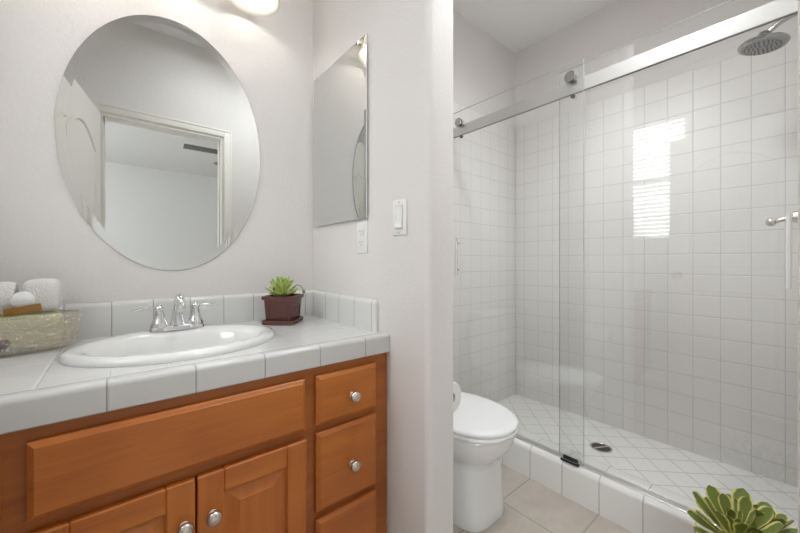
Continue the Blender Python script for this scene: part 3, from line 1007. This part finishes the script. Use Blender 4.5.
def roll(c, axis, r, L):
    """rolled towel: rounded cylinder with the roll's grooves on both ends"""
    prof = [(0.0, -L / 2 + 0.010), (r * 0.25, -L / 2 + 0.004), (r * 0.38, -L / 2 + 0.009), (r * 0.52, -L / 2 + 0.002), (r * 0.66, -L / 2 + 0.008), (r * 0.82, -L / 2 + 0.001), (r * 0.95, -L / 2 + 0.008), (r, -L / 2 + 0.02)]
    prof += [(r, x * L / 10) for x in range(-2, 3)]
    prof += [(p[0], -p[1]) for p in reversed(prof[:8])]
    return MB().lathe(prof, c, axis, 36)


ST = VZ + 0.1005
terry(box((-0.199, 1.338, ST + 0.004), (-0.119, 1.43, VZ + 0.197), 0.022, 3), 'folded_towel', 'white folded towel standing in the glass basket, nearest the sink', 'towel')
terry(roll((-0.268, 1.375, ST + 0.047), (1.0, 0.0, 0.0), 0.044, 0.13), 'rolled_towel', 'white rolled towel in the glass basket at the cut-off left edge of the picture', 'towel')
tag(MB().lathe([(0, -0.006), (0.017, -0.005), (0.022, 0), (0.017, 0.005), (0, 0.006)], (-0.189, 1.322, ST + 0.043), (0.08, -1, 0.12), 28).obj('cotton_pad', M['puff'], angle=80), 'round white cotton pad leaning on the front of the folded towel', 'cotton pad')
tag(box((-0.335, 1.333, VZ + 0.013), (-0.118, 1.408, VZ + 0.1), 0.018, 4).obj('soap_block', M['soap'], angle=60), 'pale green soap block seen through the basket glass', 'soap')
sx_ = Matrix.Translation((-0.186, 1.302, VZ + 0.119)) @ Matrix.Rotation(math.radians(-9), 4, 'Y')
tag(MB().box((-0.034, -0.004, -0.010), (0.034, 0.004, 0.010), 0.003, xf=sx_).obj('wooden_stick', M['brush']), 'flat amber-brown wooden strip lying across the front of the glass basket', 'wooden strip')
tag(MB().lathe([(0.0, -0.022), (0.010, -0.016), (0.016, 0), (0.010, 0.016), (0, 0.022)], (-0.228, 1.3125, VZ + 0.030), (0.75, 0, 0.66), 5).obj('wrapped_candy', M['redfoil'], smooth=False), 'dark red wrapped soap at the left front inside the glass basket', 'soap')


# ------------------------------------------------------------------ toilet
TX, TY = 1.178, 0.985
to = thing('toilet', (TX, 1.1, FLOOR), 'white one-bowl toilet with closed lid beside the shower', 'toilet')
BR = []
for z, yf, hx, yb, e in [(0.0, 0.823, 0.129, 1.43, 3.4), (0.012, 0.820, 0.131, 1.43, 3.4), (0.05, 0.823, 0.130, 1.43, 3.4), (0.15, 0.828, 0.125, 1.43, 3.2), (0.222, 0.832, 0.122, 1.42, 3.0),
                         (0.236, 0.832, 0.121, 1.41, 2.6), (0.258, 0.812, 0.134, 1.40, 2.4), (0.29, 0.783, 0.157, 1.40, 2.2), (0.325, 0.763, 0.173, 1.40, 2.15), (0.352, 0.756, 0.179, 1.40, 2.1), (0.366, 0.755, 0.180, 1.40, 2.1), (0.370, 0.760, 0.176, 1.395, 2.1)]:
    BR.append(sup(TX, TY, hx, yb - TY, TY - yf, FLOOR + z, e, 64))
MB().loft(BR).obj('bowl', M['porcelain'], to, angle=60)


def lid_ring(hx, f, b, z):
    return sup(TX, TY, hx, b, f, FLOOR + z, 2.15, 64)


MB().loft([lid_ring(0.178, 0.236, 0.225, 0.3715), lid_ring(0.184, 0.242, 0.23, 0.375), lid_ring(0.184, 0.242, 0.23, 0.386), lid_ring(0.180, 0.238, 0.226, 0.3895)]).obj('seat', M['seat_plastic'], to, angle=60)
MB().loft([lid_ring(0.180, 0.238, 0.226, 0.3905), lid_ring(0.184, 0.242, 0.23, 0.394), lid_ring(0.184, 0.242, 0.23, 0.402), lid_ring(0.178, 0.236, 0.224, 0.409), lid_ring(0.160, 0.215, 0.21, 0.4125), lid_ring(0.08, 0.11, 0.11, 0.416), lid_ring(0.01, 0.014, 0.014, 0.417)]).obj('lid', M['seat_plastic'], to, angle=60)
for s in (-1, 1):
    MB().lathe([(0.014, -0.02), (0.014, 0.02)], (TX + s * 0.075, 1.222, FLOOR + 0.392), (1, 0, 0), 16).obj('hinge', M['seat_plastic'], to)
MB().loft([sup(TX, 1.365, 0.19, 0.1, 0.105, FLOOR + 0.37, 4.5), sup(TX, 1.365, 0.20, 0.105, 0.112, FLOOR + 0.42, 4.5), sup(TX, 1.365, 0.21, 0.107, 0.12, FLOOR + 0.70, 4.5)]).obj('tank', M['porcelain'], to, angle=60)
MB().loft([sup(TX, 1.365, 0.215, 0.108, 0.125, FLOOR + 0.7005, 4.5), sup(TX, 1.365, 0.22, 0.110, 0.13, FLOOR + 0.712, 4.5), sup(TX, 1.365, 0.218, 0.109, 0.128, FLOOR + 0.735, 4.5), sup(TX, 1.365, 0.205, 0.10, 0.115, FLOOR + 0.742, 4.5)]).obj('tank_lid', M['porcelain'], to, angle=60)
MB().tube([(TX - 0.15, 1.246, FLOOR + 0.645), (TX - 0.15, 1.228, FLOOR + 0.645), (TX - 0.10, 1.224, FLOOR + 0.64), (TX - 0.07, 1.224, FLOOR + 0.636)], [0.009, 0.008, 0.006, 0.005], 12).obj('flush_lever', M['chrome'], to)

# toilet paper on a holder behind the partition
RX, RY, RZ2 = 0.884, 0.79, -0.47
hd = thing('paper_holder', (X2, RY + 0.05, RZ2), 'chrome toilet paper holder on the back of the partition', 'toilet paper holder')
MB().tube([(X2 + 0.001, RY + 0.125, RZ2), (RX, RY + 0.125, RZ2), (RX, RY + 0.12, RZ2), (RX, RY - 0.006, RZ2)], 0.006, 12).obj('arm', M['chrome'], hd)
MB().lathe([(0.022, 0), (0.022, 0.004), (0.012, 0.01)], (X2 + 0.001, RY + 0.125, RZ2), (1, 0, 0), 20).obj('flange', M['chrome'], hd)
rl = thing('toilet_roll', (RX, RY + 0.05, RZ2), 'white toilet paper roll half hidden behind the rounded wall end', 'toilet paper')
MB().lathe([(0.02, 0.0), (0.052, 0.0), (0.055, 0.003), (0.055, 0.097), (0.052, 0.10), (0.02, 0.10), (0.02, 0.0)], (RX, RY, RZ2), (0, 1, 0), 40, cap=False).obj('paper', M['paper'], rl)
MB().lathe([(0.0185, 0.0015), (0.0198, 0.0015), (0.0198, 0.0985), (0.0185, 0.0985), (0.0185, 0.0015)], (RX, RY, RZ2), (0, 1, 0), 28, cap=False).obj('core', M['card'], rl)


# ------------------------------------------------------------------ shower glass and fittings
GZ0 = CT + 0.0055


def pane(x0, x1, y0, y1, z0, z1, parent):
    box((x0, y0, z0), (x1, y1, z1)).obj('glass', M['glass'], parent, smooth=False)
    e = MB()
    t = 0.0009
    xm0, xm1 = x0 - 0.0002, x1 + 0.0002
    e.box((xm0, y0 - t, z0), (xm1, y0 - 0.0001, z1))
    e.box((xm0, y1 + 0.0001, z0), (xm1, y1 + t, z1))
    e.box((xm0, y0 - t, z1 + 0.0001), (xm1, y1 + t, z1 + t))
    e.obj('polished_edge', M['glass_edge'], parent, smooth=False)


RB, RT = 0.7605, 0.818                          # lower and upper edge of the rail
sd = thing('sliding_shower_door', (1.583, 1.03, GZ0), 'frameless clear glass sliding shower panel nearest the toilet, with round rollers', 'shower door')
pane(1.580, 1.587, 0.643, 1.445, GZ0, 0.900, sd)
for y in (0.695, 1.347):
    q = MB().lathe([(0, 0), (0.0225, 0), (0.0245, 0.002), (0.0245, 0.008), (0, 0.008)], (1.5625, y, RT + 0.012), (1, 0, 0), 32).obj('roller', M['grey_chrome'], sd)
    MB().lathe([(0, 0), (0.0215, 0), (0.0215, 0.0095), (0, 0.0095)], (1.5705, y, RT + 0.012), (1, 0, 0), 32).obj('gasket', M['black'], q)
    MB().lathe([(0, 0), (0.012, 0), (0.012, 0.010), (0, 0.010)], (1.590, y, RT + 0.0125), (1, 0, 0), 24).obj('wheel', M['chrome'], q)
    MB().lathe([(0, 0), (0.009, 0), (0.009, 0.012), (0, 0.012)], (1.590, y, RB - 0.0095), (1, 0, 0), 20).obj('anti_lift_disc', M['darkmetal'], sd)
h_ = MB().tube([(1.557, 1.352, -0.083), (1.557, 1.352, 0.141)], 0.0055, 12).obj('handle', M['satin'], sd)
for z in (-0.05, 0.108):
    MB().tube([(1.557, 1.352, z), (1.580, 1.352, z)], 0.004, 10).obj('standoff', M['satin'], h_)

fp = thing('glass_shower_panel', (1.609, 0.39, GZ0), 'frameless clear glass shower panel on the right, with a slim upright pull bar', 'shower door')
pane(1.606, 1.613, 0.006, 0.7615, GZ0, 0.887, fp)
h_ = MB().tube([(1.575, 0.0462, -0.084), (1.575, 0.0462, 0.146)], 0.0062, 14).obj('handle', M['white_plastic'], fp, label='white upright pull bar')
for z in (-0.05, 0.112):
    MB().tube([(1.575, 0.0462, z), (1.606, 0.0462, z)], 0.004, 10).obj('standoff', M['satin'], h_)

rl_ = thing('shower_rail', (1.596, 0.74, RB), 'flat silver rail across the top of the shower glass', 'shower rail')
box((1.5905, 0.014, RB), (1.6015, A - 0.004, RT), 0.001).obj('bar', M['rail'], rl_, smooth=False)
box((1.5900, 0.014, RB - 0.0025), (1.6020, A - 0.004, RB - 0.0001)).obj('shadow_strip', M['rail_shadow'], rl_, smooth=False)  # dark strip standing in for the shaded bottom face of the rail
for ya, yb in ((A - 0.004, A - 0.0002), (0.0002, 0.014)):
    box((1.588, ya, RB - 0.006), (1.604, yb, RT + 0.006)).obj('wall_bracket', M['darkmetal'], rl_, smooth=False)

bt = thing('bottom_track', (1.596, 0.74, CT), 'thin metal channel on the shower curb under the glass', 'door track')
tb = MB()
tb.prism([(1.577, CT + 0.0002), (1.577, CT + 0.003), (1.579, CT + 0.0045), (1.6125, CT + 0.0045), (1.6145, CT + 0.003), (1.6145, CT + 0.0002)], 'Y', 0.001, A - 0.001)
tb.obj('channel', M['rail'], bt, smooth=False)
gd = thing('door_guide', (1.566, 0.69, CT), 'small dark chrome slide guide on the curb at the glass edge', 'door guide')
box((1.559, 0.655, CT + 0.0002), (1.5745, 0.735, CT + 0.010), 0.003).obj('base', M['darkmetal'], gd)
box((1.5625, 0.664, CT + 0.0101), (1.5705, 0.726, CT + 0.0125), 0.001).obj('insert', M['chrome'], gd)
box((1.5705, 0.662, CT + 0.0105), (1.5745, 0.728, CT + 0.026), 0.0015).obj('fin', M['darkmetal'], gd)

# shower head, arm and valve lever on the right-hand wall
shd = thing('overhead_shower', (2.0, 0.0085, 0.955), 'round chrome shower head on a bent arm, upper right of the shower', 'shower head')
MB().lathe([(0.03, 0), (0.03, 0.003), (0.018, 0.012), (0.012, 0.014)], (2.0, 0.0085, 0.949), (0, 1, 0), 28).obj('flange', M['grey_chrome'], shd)
MB().tube([(2.0, 0.01, 0.949), (2.0, 0.05, 0.948), (2.0, 0.075, 0.941), (2.0, 0.093, 0.929), (2.0, 0.110, 0.916), (2.0, 0.116, 0.909)], 0.0095, 16).obj('arm', M['grey_chrome'], shd)
hax = Vector((0.05, -0.12, 1)).normalized()
hc = Vector((2.0, 0.128, 0.866))
hd2 = MB().lathe([(0.0, -0.004), (0.064, -0.004), (0.071, -0.001), (0.0745, 0.006), (0.071, 0.012), (0.055, 0.020), (0.030, 0.027), (0.018, 0.034), (0.016, 0.042), (0.020, 0.047), (0.016, 0.054), (0, 0.056)], hc, hax, 48).obj('head', M['grey_chrome'], shd)
MB().lathe([(0, -0.0052), (0.060, -0.0052), (0.062, -0.0042)], hc, hax, 40).obj('spray_face', simple('grey_spray_face', (150, 150, 150), 0.35, 0.3), hd2)
nz = MB()
qh = Vector((0, 0, 1)).rotation_difference(hax)
for rr, cnt in ((0.014, 7), (0.027, 13), (0.040, 19), (0.052, 25)):
    for i in range(cnt):
        a = 2 * PI * i / cnt
        nz.lathe([(0.0026, -0.0052), (0.0018, -0.0075), (0, -0.0075)], hc + qh @ Vector((rr * math.cos(a), rr * math.sin(a), 0)), hax, 6)
nz.obj('nozzles', M['darkmetal'], hd2, smooth=False)
vx = 2.05
vz = 0.163
vv = thing('shower_valve', (vx, 0.0085, vz), 'satin metal shower valve lever with a ball tip behind the glass', 'shower valve')
MB().lathe([(0.065, 0), (0.065, 0.004), (0.055, 0.012), (0.026, 0.018), (0.022, 0.04), (0.0, 0.042)], (vx, 0.0085, vz + 0.012), (0, 1, 0), 36).obj('escutcheon', M['satin'], vv)
MB().tube([(vx, 0.045, vz + 0.012), (vx, 0.062, vz + 0.008), (vx, 0.080, vz + 0.003), (vx, 0.092, vz + 0.0), (vx, 0.097, vz - 0.001)], [0.016, 0.011, 0.0085, 0.008, 0.010], 18).obj('lever', M['satin'], vv)
MB().ball((vx, 0.108, vz - 0.003), 0.017, 1, 1, 1, 24).obj('ball_tip', M['satin'], vv)

dn = thing('shower_drain', (2.065, 0.747, -1.03), 'round metal drain in the shower floor', 'drain')
MB().lathe([(0.055, 0.0005), (0.055, 0.003), (0.048, 0.0035), (0.0455, 0.001), (0.0455, 0.0005)], (2.065, 0.747, -1.03), n=40).obj('ring', M['satin'], dn)
MB().lathe([(0, 0.0008), (0.0455, 0.0008), (0.0455, 0.0012), (0, 0.0012)], (2.065, 0.747, -1.03), n=40).obj('strainer', M['black'], dn)
box((-0.045, -0.006, 0.0014), (0.045, 0.006, 0.0032)).obj('cross_bar', M['satin'], None, smooth=False).name = 'cross_bar'
cb = bpy.data.objects['cross_bar']
cb.parent = dn
cb.rotation_euler = (0, 0, math.radians(-28))


# ------------------------------------------------------------------ added fill lamps, out of view, and the bedroom fan (seen in the mirror)
def fill_lamp(x, y, label, r=0.15):
    c = thing('fill_ceiling_light', (x, y, CEIL), label, 'fill light')
    MB().lathe([(r, -0.001), (r, -0.02), (r - 0.01, -0.024), (r - 0.02, -0.02), (r - 0.02, -0.001)], (x, y, CEIL), n=40).obj('rim', M['white_plastic'], c)
    MB().lathe([(0, -0.05), (r * 0.5, -0.045), (r - 0.022, -0.022), (r - 0.022, -0.002)], (x, y, CEIL), n=40).obj('diffuser', M['lit'], c)


fill_lamp(1.20, 0.42, 'round fill lamp added out of view over the toilet space')
fill_lamp(0.55, 0.50, 'round fill lamp added out of view in front of the vanity')
dl_ = thing('fill_downlight', (1.88, 0.70, CEIL), 'round recessed fill lamp added out of view in the shower ceiling', 'fill light')  # unseen housing added to go with the shower fill light
MB().lathe([(0.125, -0.0005), (0.165, -0.0005), (0.16, -0.012), (0.13, -0.012), (0.125, -0.0005)], (1.88, 0.70, CEIL), n=40, cap=False).obj('rim', M['white_plastic'], dl_)
MB().lathe([(0, -0.003), (0.124, -0.003), (0.124, -0.0005), (0, -0.0005)], (1.88, 0.70, CEIL), n=40).obj('diffuser', M['lit'], dl_)
fan = thing('ceiling_fan', (1.15, -1.9, BZ), 'grey-bladed ceiling fan in the bedroom, one blade seen in the oval mirror', 'ceiling fan')
FCX, FCY, FCZ = 1.24, -1.62, 1.30
MB().lathe([(0.06, 0), (0.06, -0.02), (0.012, -0.05), (0.012, -0.22), (0.09, -0.25), (0.10, -0.31), (0.07, -0.36), (0, -0.37)], (FCX, FCY, BZ), n=32).obj('motor', M['satin'], fan)
for i in range(5):
    a = PI + 0.02 + 2 * PI * i / 5
    xf = Matrix.Translation((FCX, FCY, FCZ + 0.02)) @ Matrix.Rotation(a, 4, 'Z') @ Matrix.Rotation(math.radians(-14), 4, 'X')
    MB().box((0.10, -0.05, -0.005), (0.65, 0.05, 0.005), 0.003, xf=xf).obj('blade', M['fan_blade'], fan)
